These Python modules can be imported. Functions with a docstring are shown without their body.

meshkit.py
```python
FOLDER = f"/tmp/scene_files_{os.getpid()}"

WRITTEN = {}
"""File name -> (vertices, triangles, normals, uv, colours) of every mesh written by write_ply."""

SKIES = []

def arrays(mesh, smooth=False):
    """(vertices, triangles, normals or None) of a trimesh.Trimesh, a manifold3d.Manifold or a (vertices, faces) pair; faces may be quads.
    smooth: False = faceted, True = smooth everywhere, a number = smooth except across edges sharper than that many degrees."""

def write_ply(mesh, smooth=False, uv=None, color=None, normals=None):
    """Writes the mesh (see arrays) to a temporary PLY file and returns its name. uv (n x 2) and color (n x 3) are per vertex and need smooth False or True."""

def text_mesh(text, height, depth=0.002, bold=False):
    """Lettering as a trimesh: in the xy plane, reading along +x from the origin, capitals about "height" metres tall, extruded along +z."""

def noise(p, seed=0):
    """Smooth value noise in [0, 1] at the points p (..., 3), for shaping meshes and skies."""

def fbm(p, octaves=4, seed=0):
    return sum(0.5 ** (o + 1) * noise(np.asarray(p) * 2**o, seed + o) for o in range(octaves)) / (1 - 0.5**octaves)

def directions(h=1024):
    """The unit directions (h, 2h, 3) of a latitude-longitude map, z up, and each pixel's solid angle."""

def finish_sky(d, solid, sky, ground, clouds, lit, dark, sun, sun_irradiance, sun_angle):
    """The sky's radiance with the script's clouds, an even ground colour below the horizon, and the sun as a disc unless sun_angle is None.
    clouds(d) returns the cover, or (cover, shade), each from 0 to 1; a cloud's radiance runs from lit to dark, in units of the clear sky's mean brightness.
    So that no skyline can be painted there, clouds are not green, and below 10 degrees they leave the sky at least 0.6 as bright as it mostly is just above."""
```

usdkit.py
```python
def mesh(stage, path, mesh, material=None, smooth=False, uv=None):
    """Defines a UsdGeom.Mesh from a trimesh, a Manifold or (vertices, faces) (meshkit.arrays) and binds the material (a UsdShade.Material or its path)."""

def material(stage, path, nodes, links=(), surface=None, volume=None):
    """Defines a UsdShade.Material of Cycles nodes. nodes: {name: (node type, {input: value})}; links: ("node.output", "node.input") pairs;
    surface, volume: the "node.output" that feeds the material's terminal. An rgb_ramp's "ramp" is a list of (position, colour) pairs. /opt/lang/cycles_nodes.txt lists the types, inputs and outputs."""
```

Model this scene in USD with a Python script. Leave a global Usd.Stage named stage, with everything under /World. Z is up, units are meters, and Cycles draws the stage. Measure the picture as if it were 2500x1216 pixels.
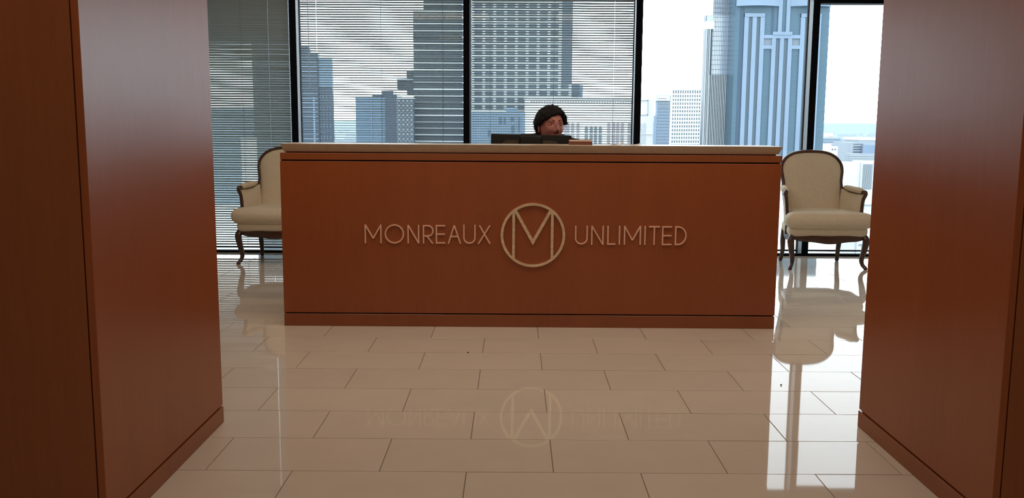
import math, random
import numpy as np, trimesh, usdkit, meshkit
import manifold3d as m3
from manifold3d import Manifold
from shapely.geometry import LineString, Polygon, Point
from shapely.ops import unary_union
from shapely import affinity
from pxr import Usd, UsdGeom, UsdLux, UsdShade, Gf, Sdf

stage = Usd.Stage.CreateInMemory()
UsdGeom.SetStageUpAxis(stage, 'Z')
UsdGeom.SetStageMetersPerUnit(stage, 1.0)
UsdGeom.Xform.Define(stage, '/World')
UsdGeom.Scope.Define(stage, '/World/Looks')
rng = random.Random(7)

# ------------------------------------------------------------------ camera, sky, area lights, exposure
FPX, PITCH, ROLL, YAW, EYE = 2239.6, math.radians(7.922), math.radians(-.3608), math.radians(-.1042), 1.22
_cy, _sy = math.cos(YAW), math.sin(YAW)
_r0 = np.array([_cy, -_sy, 0.])
FWD = math.cos(PITCH) * np.array([_sy, _cy, 0.]) + math.sin(PITCH) * np.array([0, 0, -1.])
RIGHT = math.cos(ROLL) * _r0 + math.sin(ROLL) * np.cross(FWD, _r0)
DOWN = np.cross(FWD, RIGHT)
CAM = np.array([0, 0, EYE])
cam = UsdGeom.Camera.Define(stage, '/World/camera')
_m = np.eye(4); _m[0, :3] = RIGHT; _m[1, :3] = -DOWN; _m[2, :3] = -FWD; _m[3, :3] = CAM
cam.AddTransformOp().Set(Gf.Matrix4d(*_m.ravel().tolist()))
cam.CreateHorizontalApertureAttr(36.0); cam.CreateVerticalApertureAttr(36.0 * 1216 / 2500)
cam.CreateFocalLengthAttr(36.0 * FPX / 2500); cam.CreateFStopAttr(0.0)
cam.CreateClippingRangeAttr(Gf.Vec2f(0.05, 100000.0))
cam.CreateExposureAttr(0.0)

sky = UsdLux.DomeLight.Define(stage, '/World/overcast_sky')
sky.CreateIntensityAttr(1.36); sky.CreateColorAttr(Gf.Vec3f(.87, .945, 1.0))

WARM = (1.0, .81, .64)
def ceiling_lamp(name, x, y, sx, sy, power):
    l = UsdLux.RectLight.Define(stage, '/World/' + name)
    l.AddTranslateOp().Set(Gf.Vec3d(x, y, 2.592))
    l.CreateWidthAttr(sx); l.CreateHeightAttr(sy); l.CreateIntensityAttr(power); l.CreateColorAttr(Gf.Vec3f(*WARM))
ceiling_lamp('lobby_lamp', -1.0, 4.75, 1.3, .8, 5.6)
ceiling_lamp('lobby_lamp_001', 1.2, 4.75, 1.3, .8, 5.6)
ceiling_lamp('lobby_lamp_002', -.9, 1.5, 1.2, .9, 2.3)
ceiling_lamp('lobby_lamp_003', 1.1, 1.5, 1.2, .9, 2.3)
ceiling_lamp('lobby_lamp_004', .1, -1.2, 1.2, .9, 4.0)
ceiling_lamp('window_lamp', -2.0, 7.1, .6, .5, 7.0)  # unseen light added to brighten the left armchair and blinds
ceiling_lamp('window_lamp_001', .2, 7.1, .6, .5, 7.0)  # unseen light added likewise, for the blinds and the receptionist
ceiling_lamp('window_lamp_002', 2.75, 6.6, .6, .5, 7.0)  # stands where a ceiling lamp reflects in the glass, also fills the right armchair

def at(px, py, Y):
    """The point of the plane y = Y that the photograph shows at a pixel of its 2500 x 1216 frame."""
    d = (px - 1250) / FPX * RIGHT + (py - 608) / FPX * DOWN + FWD
    return CAM + d * ((Y - CAM[1]) / d[1])

# ------------------------------------------------------------------ stage helpers
used = {}
def path_of(parent, name):
    base = (str(parent.GetPath()) if parent else '/World') + '/' + name
    n = used.get(base, 0); used[base] = n + 1
    return base if n == 0 else f'{base}_{n:03d}'
def tag(p, label=None, cat=None, group=None, kind=None):
    p = p.GetPrim() if hasattr(p, 'GetPrim') else p
    for k, v in (('label', label), ('category', cat), ('group', group), ('kind', kind)):
        if v: p.SetCustomDataByKey(k, v)
    return p
LOC = {}
def thing(name, label, cat, loc=(0, 0, 0), rotz=0, group=None, kind=None):
    p = path_of(None, name)
    x = UsdGeom.Xform.Define(stage, p)
    x.AddTranslateOp().Set(Gf.Vec3d(*map(float, loc)))
    if rotz: x.AddRotateZOp().Set(rotz)
    LOC[p] = np.array(loc, float)
    return tag(x, label, cat, group, kind)
def cat_(ms):
    return trimesh.util.concatenate(ms) if isinstance(ms, (list, tuple)) and len(ms) and isinstance(ms[0], trimesh.Trimesh) else ms
def as_tm(m):
    if isinstance(m, Manifold):
        q = m.to_mesh(); return trimesh.Trimesh(q.vert_properties[:, :3], q.tri_verts, process=False)
    return m
def part(parent, name, mesh, mat, smooth=False, label=None, kind=None, local=False):
    """one mesh under a thing (or under one of its parts); meshes come in world coordinates unless local"""
    mesh = as_tm(cat_(mesh)).copy()
    top = '/'.join(str(parent.GetPath()).split('/')[:3])
    if not local: mesh.vertices = mesh.vertices - LOC.get(top, 0)
    p = usdkit.mesh(stage, path_of(parent, name), mesh, M[mat], smooth=smooth)
    return tag(p, label, None, None, kind)
def solo(name, mesh, mat, label=None, cat=None, smooth=False, group=None, kind=None):
    p = usdkit.mesh(stage, path_of(None, name), as_tm(cat_(mesh)), M[mat], smooth=smooth)
    LOC[str(p.GetPath())] = np.zeros(3)
    return tag(p, label, cat, group, kind)

# ------------------------------------------------------------------ mesh helpers
def box(x0, x1, y0, y1, z0, z1):
    m = trimesh.creation.box([1, 1, 1])
    m.vertices = (m.vertices + .5) * [x1 - x0, y1 - y0, z1 - z0] + [x0, y0, z0]
    return m
_t = []
for sx in (0, 1):
    for sy in (0, 1):
        for sz in (0, 1):
            for k in range(3): _t.append((sx, sy, sz, k))
def _cv(b):
    o = []
    for sx, sy, sz, k in _t:
        c = np.array([sx, sy, sz], float); d = np.where(c > .5, -1, 1) * 1.
        v = np.array([-.5 + sx, -.5 + sy, -.5 + sz]) + d * b * (np.arange(3) != k)
        o.append(v)
    return np.array(o)
_hull = trimesh.Trimesh(_cv(.1), process=False).convex_hull
_map = [int(np.argmin(np.linalg.norm(_cv(.1) - v, axis=1))) for v in _hull.vertices]
_CF = np.array([[_map[i] for i in f] for f in _hull.faces])
def bbox(x0, x1, y0, y1, z0, z1, b=.002):
    """box with chamfered edges"""
    c = np.array([(x0 + x1) / 2, (y0 + y1) / 2, (z0 + z1) / 2]); s = np.array([x1 - x0, y1 - y0, z1 - z0])
    out = np.zeros((24, 3))
    for i, (sx, sy, sz, k) in enumerate(_t):
        sg = np.array([sx, sy, sz]) * 2. - 1
        out[i] = c + sg * (s / 2 - b * (np.arange(3) != k))
    return trimesh.Trimesh(out, _CF, process=False)
def catmull(pts, n):
    p = np.asarray(pts, float); p = np.vstack([2 * p[0] - p[1], p, 2 * p[-1] - p[-2]]); o = []
    for i in range(1, len(p) - 2):
        for t in np.linspace(0, 1, n, endpoint=False):
            a, b, c, d = p[i - 1], p[i], p[i + 1], p[i + 2]
            o.append(.5 * (2 * b + (c - a) * t + (2 * a - 5 * b + 4 * c - d) * t * t + (3 * b - a - 3 * c + d) * t ** 3))
    o.append(p[-2]); return np.array(o)
def sweep(path, ra, rb=None, sides=10, ref=(0, 1, 0), power=2.0, closed=False):
    """tube along a path with an elliptic (or squarish, power > 2) section; ra along the frame's normal, rb along ref"""
    path = np.asarray(path, float); n = len(path)
    ra = np.broadcast_to(ra, (n,)); rb = ra if rb is None else np.broadcast_to(rb, (n,))
    t = np.gradient(path, axis=0)
    if closed: t = np.roll(path, -1, 0) - np.roll(path, 1, 0)
    t /= np.linalg.norm(t, axis=1, keepdims=True)
    a = np.cross(t, np.asarray(ref, float)); a /= np.linalg.norm(a, axis=1, keepdims=True) + 1e-12
    b = np.cross(a, t)
    th = np.arange(sides) * 2 * np.pi / sides
    c, s = np.cos(th), np.sin(th)
    c = np.sign(c) * np.abs(c) ** (2 / power); s = np.sign(s) * np.abs(s) ** (2 / power)
    v = path[:, None] + ra[:, None, None] * c[None, :, None] * a[:, None] + rb[:, None, None] * s[None, :, None] * b[:, None]
    f = []
    for i in range(n if closed else n - 1):
        for j in range(sides):
            k, i2 = (j + 1) % sides, (i + 1) % n
            f += [[i * sides + j, i2 * sides + j, i2 * sides + k], [i * sides + j, i2 * sides + k, i * sides + k]]
    v = v.reshape(-1, 3)
    if not closed:
        v = np.vstack([v, path[0], path[-1]]); e = len(v)
        for j in range(sides):
            k = (j + 1) % sides
            f += [[e - 2, j, k], [e - 1, (n - 1) * sides + k, (n - 1) * sides + j]]
    m = trimesh.Trimesh(v, np.array(f), process=False); m.fix_normals(); return m
def grid(P):
    """closed quad-grid surface helper: P (n, m, 3) open sheet -> faces"""
    n, m = P.shape[:2]; f = []
    for i in range(n - 1):
        for j in range(m - 1):
            a = i * m + j
            f += [[a, a + 1, a + m + 1], [a, a + m + 1, a + m]]
    return trimesh.Trimesh(P.reshape(-1, 3), np.array(f), process=False)
def slab_between(F, Bk):
    """watertight solid between two sheets with the same grid"""
    n, m = F.shape[:2]
    a, b = grid(F), grid(Bk); b.faces = b.faces[:, ::-1]
    v = np.vstack([a.vertices, b.vertices]); o = n * m
    ring = [(0, j) for j in range(m)] + [(i, m - 1) for i in range(1, n)] + [(n - 1, j) for j in range(m - 2, -1, -1)] + [(i, 0) for i in range(n - 2, 0, -1)]
    idx = [i * m + j for i, j in ring]; f = []
    for p, q in zip(idx, idx[1:] + idx[:1]): f += [[p, q + o, q], [p, p + o, q + o]]
    t = trimesh.Trimesh(v, np.vstack([a.faces, b.faces + o, f]), process=False); t.fix_normals(); return t
def pillow(hx, hy, hz, r, crown=0., n=5, power=4.):
    """rounded cushion centred on the origin"""
    m = trimesh.creation.box([2, 2, 2])
    for _ in range(n): m = m.subdivide()
    v = m.vertices.copy()
    h = np.array([hx, hy, hz]); q = v * h
    core = np.clip(q, -(h - r), h - r); d = q - core
    L = np.linalg.norm(d, axis=1, keepdims=True); q = np.where(L > 1e-9, core + d / np.maximum(L, 1e-9) * np.minimum(r, np.abs(d).max(1, keepdims=True)), q)
    e = (1 - np.abs(v[:, 0]) ** power) * (1 - np.abs(v[:, 1]) ** power)
    q[:, 2] += np.sign(v[:, 2]) * crown * e * (np.abs(v[:, 2]) > .5)
    return trimesh.Trimesh(q, m.faces, process=False)
def ball(c, r): return Manifold.sphere(float(r), 20).translate([float(x) for x in c])
def bone(a, ra, b, rb): return Manifold.batch_hull([ball(a, ra), ball(b, rb)])
def union(ms): return Manifold.batch_boolean(list(ms), m3.OpType.Add)
def to_man(t): return Manifold(m3.Mesh(np.asarray(t.vertices, np.float32), np.asarray(t.faces, np.uint32)))
def extrude_xz(poly, y_back, thick):
    """a shapely shape in x-z made solid from y_back towards the viewer"""
    out = []
    for g in getattr(poly, 'geoms', [poly]):
        m = trimesh.creation.extrude_polygon(g, thick, engine='earcut')
        v = m.vertices.copy(); m.vertices = np.stack([v[:, 0], y_back - v[:, 2], v[:, 1]], 1); out.append(m)
    return trimesh.util.concatenate(out)

# ------------------------------------------------------------------ materials
M = {}
def plain(name, col, rough=.5, metallic=0., spec=.5, var=.06, scale=6., stretch=(1, 1, 1), bump=0., bscale=80., coat=0., sheen=0., rand=0., rvar=0.):
    """principled surface, its colour varied a little by noise and, where rand is given, from piece to piece"""
    c = np.array(col, float)
    nodes = {'tc': ('texture_coordinate', {}), 'mp': ('mapping', {'scale': stretch}),
             'n': ('noise_texture', {'scale': scale, 'detail': 4., 'roughness': .6}),
             'r': ('rgb_ramp', {'ramp': [(.3, tuple(np.clip(c * (1 - var), 0, 1))), (.7, tuple(np.clip(c * (1 + var), 0, 1)))]}),
             'p': ('principled_bsdf', {'roughness': rough, 'metallic': metallic, 'specular_ior_level': spec, 'coat_weight': coat, 'sheen_weight': sheen})}
    links = [('tc.object', 'mp.vector'), ('mp.vector', 'n.vector'), ('n.fac', 'r.fac')]
    if rand:
        nodes['oi'] = ('object_info', {}); nodes['mr'] = ('map_range', {'to_min': 1 - rand, 'to_max': 1 + rand})
        nodes['hs'] = ('hsv', {})
        links += [('oi.random', 'mr.value'), ('mr.result', 'hs.value'), ('r.color', 'hs.color'), ('hs.color', 'p.base_color')]
    else: links.append(('r.color', 'p.base_color'))
    if bump:
        nodes['bn'] = ('noise_texture', {'scale': bscale, 'detail': 3.}); nodes['bp'] = ('bump', {'strength': bump, 'distance': .002})
        links += [('mp.vector', 'bn.vector'), ('bn.fac', 'bp.height'), ('bp.normal', 'p.normal')]
    if rvar:
        nodes['rr'] = ('map_range', {'to_min': rough - rvar, 'to_max': rough + rvar}); links += [('n.fac', 'rr.value'), ('rr.result', 'p.roughness')]
    M[name] = usdkit.material(stage, '/World/Looks/' + name, nodes, links, surface='p.BSDF')
def wood(name, dark, light, rough=.38, spec=.5):
    nodes = {'tc': ('texture_coordinate', {}), 'm1': ('mapping', {'scale': (95, 95, 4)}), 'm2': ('mapping', {'scale': (5, 5, .8)}), 'm3': ('mapping', {'scale': (230, 230, 30)}),
             'n1': ('noise_texture', {'scale': 1., 'detail': 4., 'roughness': .6}), 'n2': ('noise_texture', {'scale': 1., 'detail': 3., 'distortion': .6}), 'n3': ('noise_texture', {'scale': 1., 'detail': 2.}),
             'a': ('math', {'math_type': 'multiply', 'value2': .45}), 'b': ('math', {'math_type': 'multiply_add', 'value2': .40}), 'c': ('math', {'math_type': 'multiply_add', 'value2': .15}),
             'r': ('rgb_ramp', {'ramp': [(.34, dark), (.66, light)]}),
             'bp': ('bump', {'strength': .05, 'distance': .001}),
             'p': ('principled_bsdf', {'roughness': rough, 'specular_ior_level': spec})}
    links = [('tc.object', 'm1.vector'), ('tc.object', 'm2.vector'), ('tc.object', 'm3.vector'), ('m1.vector', 'n1.vector'), ('m2.vector', 'n2.vector'), ('m3.vector', 'n3.vector'),
             ('n1.fac', 'a.value1'), ('n2.fac', 'b.value1'), ('a.value', 'b.value3'), ('n3.fac', 'c.value1'), ('b.value', 'c.value3'), ('c.value', 'r.fac'),
             ('r.color', 'p.base_color'), ('n1.fac', 'bp.height'), ('bp.normal', 'p.normal')]
    M[name] = usdkit.material(stage, '/World/Looks/' + name, nodes, links, surface='p.BSDF')
wood('cherry_veneer', (.272, .070, .019), (.328, .089, .026), rough=.32, spec=.56)
wood('cherry_veneer_deep', (.245, .070, .020), (.30, .089, .026), rough=.34, spec=.6)
wood('walnut', (.050, .024, .017), (.090, .042, .029), rough=.3)
plain('reveal', (.055, .02, .009), .8)
plain('tile_cream', (.60, .53, .45), .03, var=.025, scale=5, rand=.025, spec=.26)
plain('grout', (.21, .17, .135), .9, scale=30)
plain('wall_paint', (.62, .58, .52), .8)
plain('ceiling_paint', (.74, .72, .68), .9)
plain('stone_counter', (.52, .41, .28), .3, var=.06, scale=25)
plain('black_anodised', (.004, .005, .008), .5, spec=.06)
plain('grey_aluminium', (.26, .28, .31), .45, metallic=.3)
plain('blind_slat', (.325, .38, .38), .5, var=.03)
plain('blind_cord', (.20, .22, .22), .8)
plain('white_plastic', (.72, .74, .76), .35)
plain('satin_copper', (.95, .63, .48), .45, metallic=.4, var=.05, scale=40)
plain('brushed_brass', (.95, .70, .47), .26, metallic=.5, var=.16, scale=10, stretch=(1, 1, 4), rvar=.1)
plain('cream_bouclé'.replace('é', 'e'), (.70, .61, .455), .95, var=.045, scale=40, bump=.5, bscale=260, sheen=.15)
plain('black_plastic', (.006, .006, .007), .4)
plain('vent_grey', (.16, .12, .075), .5)
wood('card_wood', (.16, .055, .035), (.24, .085, .05), rough=.4)
plain('card_paper', (.80, .70, .62), .7)
plain('skin', (.40, .155, .125), .5, var=.10, scale=30)
plain('hair_dark', (.007, .006, .006), .65, spec=.25, bump=.8, bscale=420)
plain('brow', (.035, .016, .013), .8, spec=.1)
plain('eye_white', (.55, .50, .47), .25)
plain('eye_dark', (.02, .012, .008), .2)
plain('jacket_black', (.012, .012, .015), .85, bump=.3, bscale=400)
plain('spectacle_rim', (.12, .05, .04), .3)
M['clear_wand'] = usdkit.material(stage, '/World/Looks/clear_wand', {'t': ('translucent_bsdf', {'color': (.9, .93, .95)}), 'd': ('diffuse_bsdf', {'color': (.8, .82, .84)}), 'm': ('mix_closure', {'fac': .25})}, [('t.BSDF', 'm.closure1'), ('d.BSDF', 'm.closure2')], surface='m.closure')
M['window_glass'] = usdkit.material(stage, '/World/Looks/window_glass', {
    't': ('transparent_bsdf', {'color': (.93, .965, .97)}), 'g': ('glossy_bsdf', {'roughness': .0, 'color': (1, 1, 1)}), 'f': ('fresnel', {'IOR': 1.36}), 'm': ('mix_closure', {})},
    [('f.fac', 'm.fac'), ('t.BSDF', 'm.closure1'), ('g.BSDF', 'm.closure2')], surface='m.closure')
# the city
def facade(name, col, *a, **k): plain(name, tuple(.78 * c for c in col), *a, **k)
facade('pale_concrete', (.46, .49, .50), .8, spec=.2, scale=.05)
facade('white_concrete', (.76, .80, .80), .8, spec=.2, scale=.05)
facade('cream_stone', (.74, .72, .71), .8, spec=.2, scale=.05)
facade('blue_granite', (.235, .31, .41), .7, spec=.2, scale=.05)
facade('slate_glass', (.075, .105, .145), .3, spec=.3, scale=.05, rand=.12)
facade('blue_glass', (.070, .135, .185), .3, spec=.3, scale=.06, rand=.06)
facade('deep_blue_glass', (.045, .085, .135), .3, spec=.3, scale=.06)
facade('sky_glass', (.15, .235, .32), .3, spec=.3, scale=.05)
facade('silver_glass', (.46, .51, .60), .2, metallic=.6, scale=.05)
facade('smoke_tower', (.115, .135, .145), .5, spec=.3, scale=.05)
facade('haze_blue', (.30, .385, .45), .5, spec=.2, scale=.05)
facade('hazed_facade', (.37, .41, .46), .8, spec=.2, scale=.04)  # low-city grey paled towards blue-white, distance haze put into the colour
facade('dark_tower', (.042, .06, .078), .5, spec=.3, scale=.05)
facade('slot_glass', (.085, .125, .165), .35, spec=.3)
facade('grey_facade', (.21, .25, .29), .8, spec=.2, scale=.04)
facade('pink_grey', (.34, .31, .33), .7, spec=.2)
facade('dark_window', (.13, .16, .19), .3)
facade('sign_grey', (.50, .54, .56), .6)
facade('asphalt_city', (.24, .27, .29), .9, var=.25, scale=.01)

# ------------------------------------------------------------------ room shell
XL, XR, YB, YW, ZC = -3.56, 4.29, -3.0, 8.42, 2.60
HEAD = 2.298
floor = thing('floor', None, None, kind='structure')
part(floor, 'grout_bed', box(XL - .2, XR + .2, YB - .2, YW + .2, -.06, -.0022), 'grout')
TW, TD, JT = .612, .3351, .0017
rest = []
def tile(x0, x1, y0, y1):
    m = bbox(x0 + JT, x1 - JT, y0 + JT, y1 - JT, -.012, 0, .0005)
    cx, cy = (x0 + x1) / 2, (y0 + y1) / 2
    ax, ay = rng.gauss(0, .0007), rng.gauss(0, .0007)
    v = m.vertices; v[:, 2] += (v[:, 0] - cx) * ax + (v[:, 1] - cy) * ay - .0003
    m.vertices = v; return m
for r in range(-17, 19):
    y0 = 2.4125 + TD * r; y1 = min(y0 + TD, YW + .15)
    if y0 > YW + .1 or y1 < YB - .1: continue
    xs = -.773 if r % 2 else -.467
    k = math.floor((XL - xs) / TW)
    while xs + k * TW < XR:
        x0, x1 = max(xs + k * TW, XL - .1), min(xs + (k + 1) * TW, XR + .1); k += 1
        if x1 - x0 < .02: continue
        if r >= -1 and -1.35 - (y0 - 2) * .33 < x1 and x0 < 1.5 + (y1 - 2) * .36: part(floor, 'tile', tile(x0, x1, y0, y1), 'tile_cream')
        else: rest.append(tile(x0, x1, y0, y1))
part(floor, 'outlying_tiles', rest, 'tile_cream', kind='stuff')
solo('ceiling', box(XL - .2, XR + .2, YB - .2, YW + .18, ZC, ZC + .2), 'ceiling_paint', kind='structure')
solo('wall_west', box(XL - .2, XL, YB - .2, YW + .18, 0, ZC), 'wall_paint', kind='structure')
solo('wall_east', box(XR, XR + .2, YB - .2, YW + .18, 0, ZC), 'wall_paint', kind='structure')
solo('wall_back', box(XL, XR, YB - .2, YB, 0, ZC), 'wall_paint', kind='structure')
solo('wall_front', box(XL, XR, YW - .02, YW + .18, HEAD + .045, ZC), 'wall_paint', kind='structure')

# the two veneered piers
def pier(side, xin, xout, yn, yf):
    s = 1 if xout > xin else -1
    w = thing('wall_left' if s < 0 else 'wall_right', None, None, kind='structure')
    T, G, BH = .0215, .004, .066
    xa = lambda a, b: (min(a, b), max(a, b))
    core = xa(xin + s * .012, xout)
    part(w, 'core', box(*core, yn + .012, yf - .004, 0, ZC), 'reveal')
    part(w, 'side_panel', bbox(*xa(xin, xin + s * T), yn, yf, BH + .007, ZC, .0012), 'cherry_veneer')
    x1 = xin + s * (T + G)
    part(w, 'front_panel', bbox(*xa(x1, xout), yn, yn + .02, BH + .007, ZC, .0012), 'cherry_veneer_deep')
    part(w, 'rear_panel', bbox(*xa(x1, xout), yf - .02, yf, BH + .007, ZC, .0012), 'cherry_veneer')
    b = thing('baseboard_left' if s < 0 else 'baseboard_right', None, None, kind='structure')
    part(b, 'side_board', bbox(*xa(xin - s * .002, xin + s * .0195), yn - .002, yf + .002, 0, BH, .0012), 'cherry_veneer_deep')
    part(b, 'front_board', bbox(*xa(x1, xout), yn - .002, yn + .018, 0, BH, .0012), 'cherry_veneer_deep')
    part(b, 'rear_board', bbox(*xa(x1, xout), yf - .018, yf + .002, 0, BH, .0012), 'cherry_veneer_deep')
pier('left', -1.178, XL, 2.535, 3.602)
pier('right', 1.407, XR, 2.565, 3.604)

# ------------------------------------------------------------------ windows
MUL = [-3.56, -1.998, -.435, 1.115, 2.697, 4.26]
for i_, x in enumerate(MUL):
    t = thing(f'trim_{i_ + 1}', None, None, kind='structure')
    part(t, 'mullion_face', bbox(x - .0295, x + .0295, YW, YW + .012, 0, HEAD + .05, .001), 'black_anodised')
    part(t, 'mullion_side', box(x - .028, x + .028, YW + .012, YW + .135, 0, HEAD + .05), 'grey_aluminium', label='light aluminium mullion side')
    part(t, 'glazing_frame', box(x - .034, x + .034, YW + .135, YW + .175, 0, HEAD + .05), 'black_anodised')
for i in range(5):
    a, b = MUL[i] + .0295, MUL[i + 1] - .0295
    w = thing(f'window_{i + 1}', None, None, kind='structure')
    part(w, 'pane', box(a - .01, b + .01, YW + .150, YW + .158, .0, HEAD + .05), 'window_glass')
    part(w, 'sill_bar', bbox(a, b, YW, YW + .05, 0, .022, .001), 'black_anodised')
    part(w, 'outer_sill', box(a, b, YW + .135, YW + .148, .026, .040), 'black_anodised')
    hz = 2.284 if i == 4 else HEAD + .030
    part(w, 'head_bar', box(a, b, YW, YW + .13, hz, HEAD + .055), 'black_anodised')

# blinds
def tilt_left(z):  return -np.interp(z, [0, .1, .4, 1.0, 1.55, 1.9, 2.05, 2.4], [24, 30, 38, 42, 44, 52, 62, 68])
def tilt_mid(z):   return -np.interp(z, [0, 1.0, 1.55, 2.3], [7, 12, 18, 25])
def blind(x0, x1, tilt, label, ladders, wand, holes=1):
    yc, pitch, w = YW + .052, .02155, .025
    t = thing('venetian_blind', label, 'blind', (x0, yc, .06), group='slatted blinds in the left windows')
    part(t, 'head_rail', bbox(x0, x1, yc - .014, yc + .014, HEAD + .002, HEAD + .04, .002), 'blind_slat')
    part(t, 'bottom_rail', bbox(x0, x1, yc - .012, yc + .012, .066, .078, .002), 'blind_slat')
    n = int((HEAD - .002 - .095) / pitch) + 1
    for k in range(n):
        z = .095 + k * pitch
        a = math.radians(tilt(z) + rng.gauss(0, .8)); sk = rng.gauss(0, .0007)
        prof = []
        for s in (-1, -.5, 0, .5, 1):
            u, h = s * w / 2, .0016 * (1 - s * s)
            prof.append((u * math.cos(a) - h * math.sin(a), u * math.sin(a) + h * math.cos(a)))
        up = [(y - .00018 * math.sin(a) * 1, q + .0004) for y, q in prof]
        ring = prof + up[::-1]
        segs, cuts = [], [x0 + .002] + [q for lx in ladders[:holes] for q in (lx - .0016, lx + .0016)] + [x1 - .002]
        cuts.sort(); m = len(ring); f = []
        for j in range(m):
            q = (j + 1) % m; f += [[j, q, m + q], [j, m + q, m + j]]
        for j in range(4):
            i0, i1, i2, i3 = j, j + 1, m - 2 - j, m - 1 - j
            f += [[i0, i2, i1], [i0, i3, i2], [m + i0, m + i1, m + i2], [m + i0, m + i2, m + i3]]
        for xa, xb in zip(cuts[::2], cuts[1::2]):
            v = [(x, yc + y, z + q + sk * (2 * (x - x0) / (x1 - x0) - 1)) for x in (xa, xb) for y, q in ring]
            sm = trimesh.Trimesh(np.array(v), np.array(f), process=False); sm.fix_normals(); segs.append(sm)
        sm = trimesh.util.concatenate(segs)
        part(t, 'slat', sm, 'blind_slat')
    for lx in ladders:
        part(t, 'ladder_cord', [box(lx - .0009, lx + .0009, yc + d - .0007, yc + d + .0007, .07, HEAD) for d in (-.0136, .0136)], 'blind_cord')
    if wand == 'rod':
        x, y, z1 = x0 + .085, yc - .020, 1.50
        part(t, 'tilt_wand', sweep([(x, y, HEAD), (x + .002, y - .002, 2.0), (x + .004, y - .003, z1)], .0034, sides=6, ref=(0, 1, 0)), 'clear_wand', smooth=40)
    if wand == 'cord':
        x, y = x1 - .062, yc - .018
        lp = [(x + .013 * math.sin(t_), y, 2.178 + .018 * math.cos(t_)) for t_ in np.linspace(0, 2 * math.pi, 20, endpoint=False)]
        part(t, 'pull_loop', [sweep([(x, y, HEAD), (x, y, 2.25), (x, y, 2.196)], .0012, sides=5), sweep(lp, .0013, sides=5, ref=(0, 1, 0), closed=True)], 'blind_cord')
    return t
blind(MUL[0] + .04, MUL[1] - .0485, tilt_left, 'grey slatted blind, nearly closed, in the leftmost window behind the left armchair', [at(655, 100, YW + .052)[0], at(589, 100, YW + .052)[0]], None)
blind(MUL[1] + .048, MUL[2] - .0415, tilt_mid, 'grey slatted blind with a white tilt wand, second window from the left', [at(773, 100, YW + .052)[0], at(930, 100, YW + .052)[0], at(1081, 100, YW + .052)[0]], 'rod')
blind(MUL[2] + .044, MUL[3] - .046, tilt_mid, 'grey slatted blind behind the seated receptionist', [at(1500, 100, YW + .052)[0], at(1353, 100, YW + .052)[0], at(1197, 100, YW + .052)[0]], 'cord')

# ------------------------------------------------------------------ reception desk
YD = 5.374
DL, DR = -1.369, 1.560
desk = thing('reception_desk', 'long cherry-veneered reception desk with metal lettering on its front', 'desk', (.096, YD, 0))
part(desk, 'front_panel', bbox(DL, DR, YD, YD + .02, .0815, .983, .0012), 'cherry_veneer')
part(desk, 'cap_rail', bbox(DL + .002, DR + .003, YD - .001, YD + .30, .991, 1.031, .0012), 'cherry_veneer_deep')
part(desk, 'plinth', bbox(DL, DR, YD, YD + .02, 0, .074, .0012), 'cherry_veneer_deep')
part(desk, 'core', box(DL + .012, DR - .012, YD + .02, YD + .10, 0, .991), 'reveal')
part(desk, 'core', box(DL + .03, DR - .03, YD + .02, YD + .27, 1.031, 1.0372), 'reveal')
part(desk, 'side_panel', bbox(DL, DL + .022, YD + .0205, YD + .80, 0, .9905, .0012), 'cherry_veneer')
part(desk, 'side_panel', bbox(DR - .022, DR, YD + .0205, YD + .80, 0, .9905, .0012), 'cherry_veneer')
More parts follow.
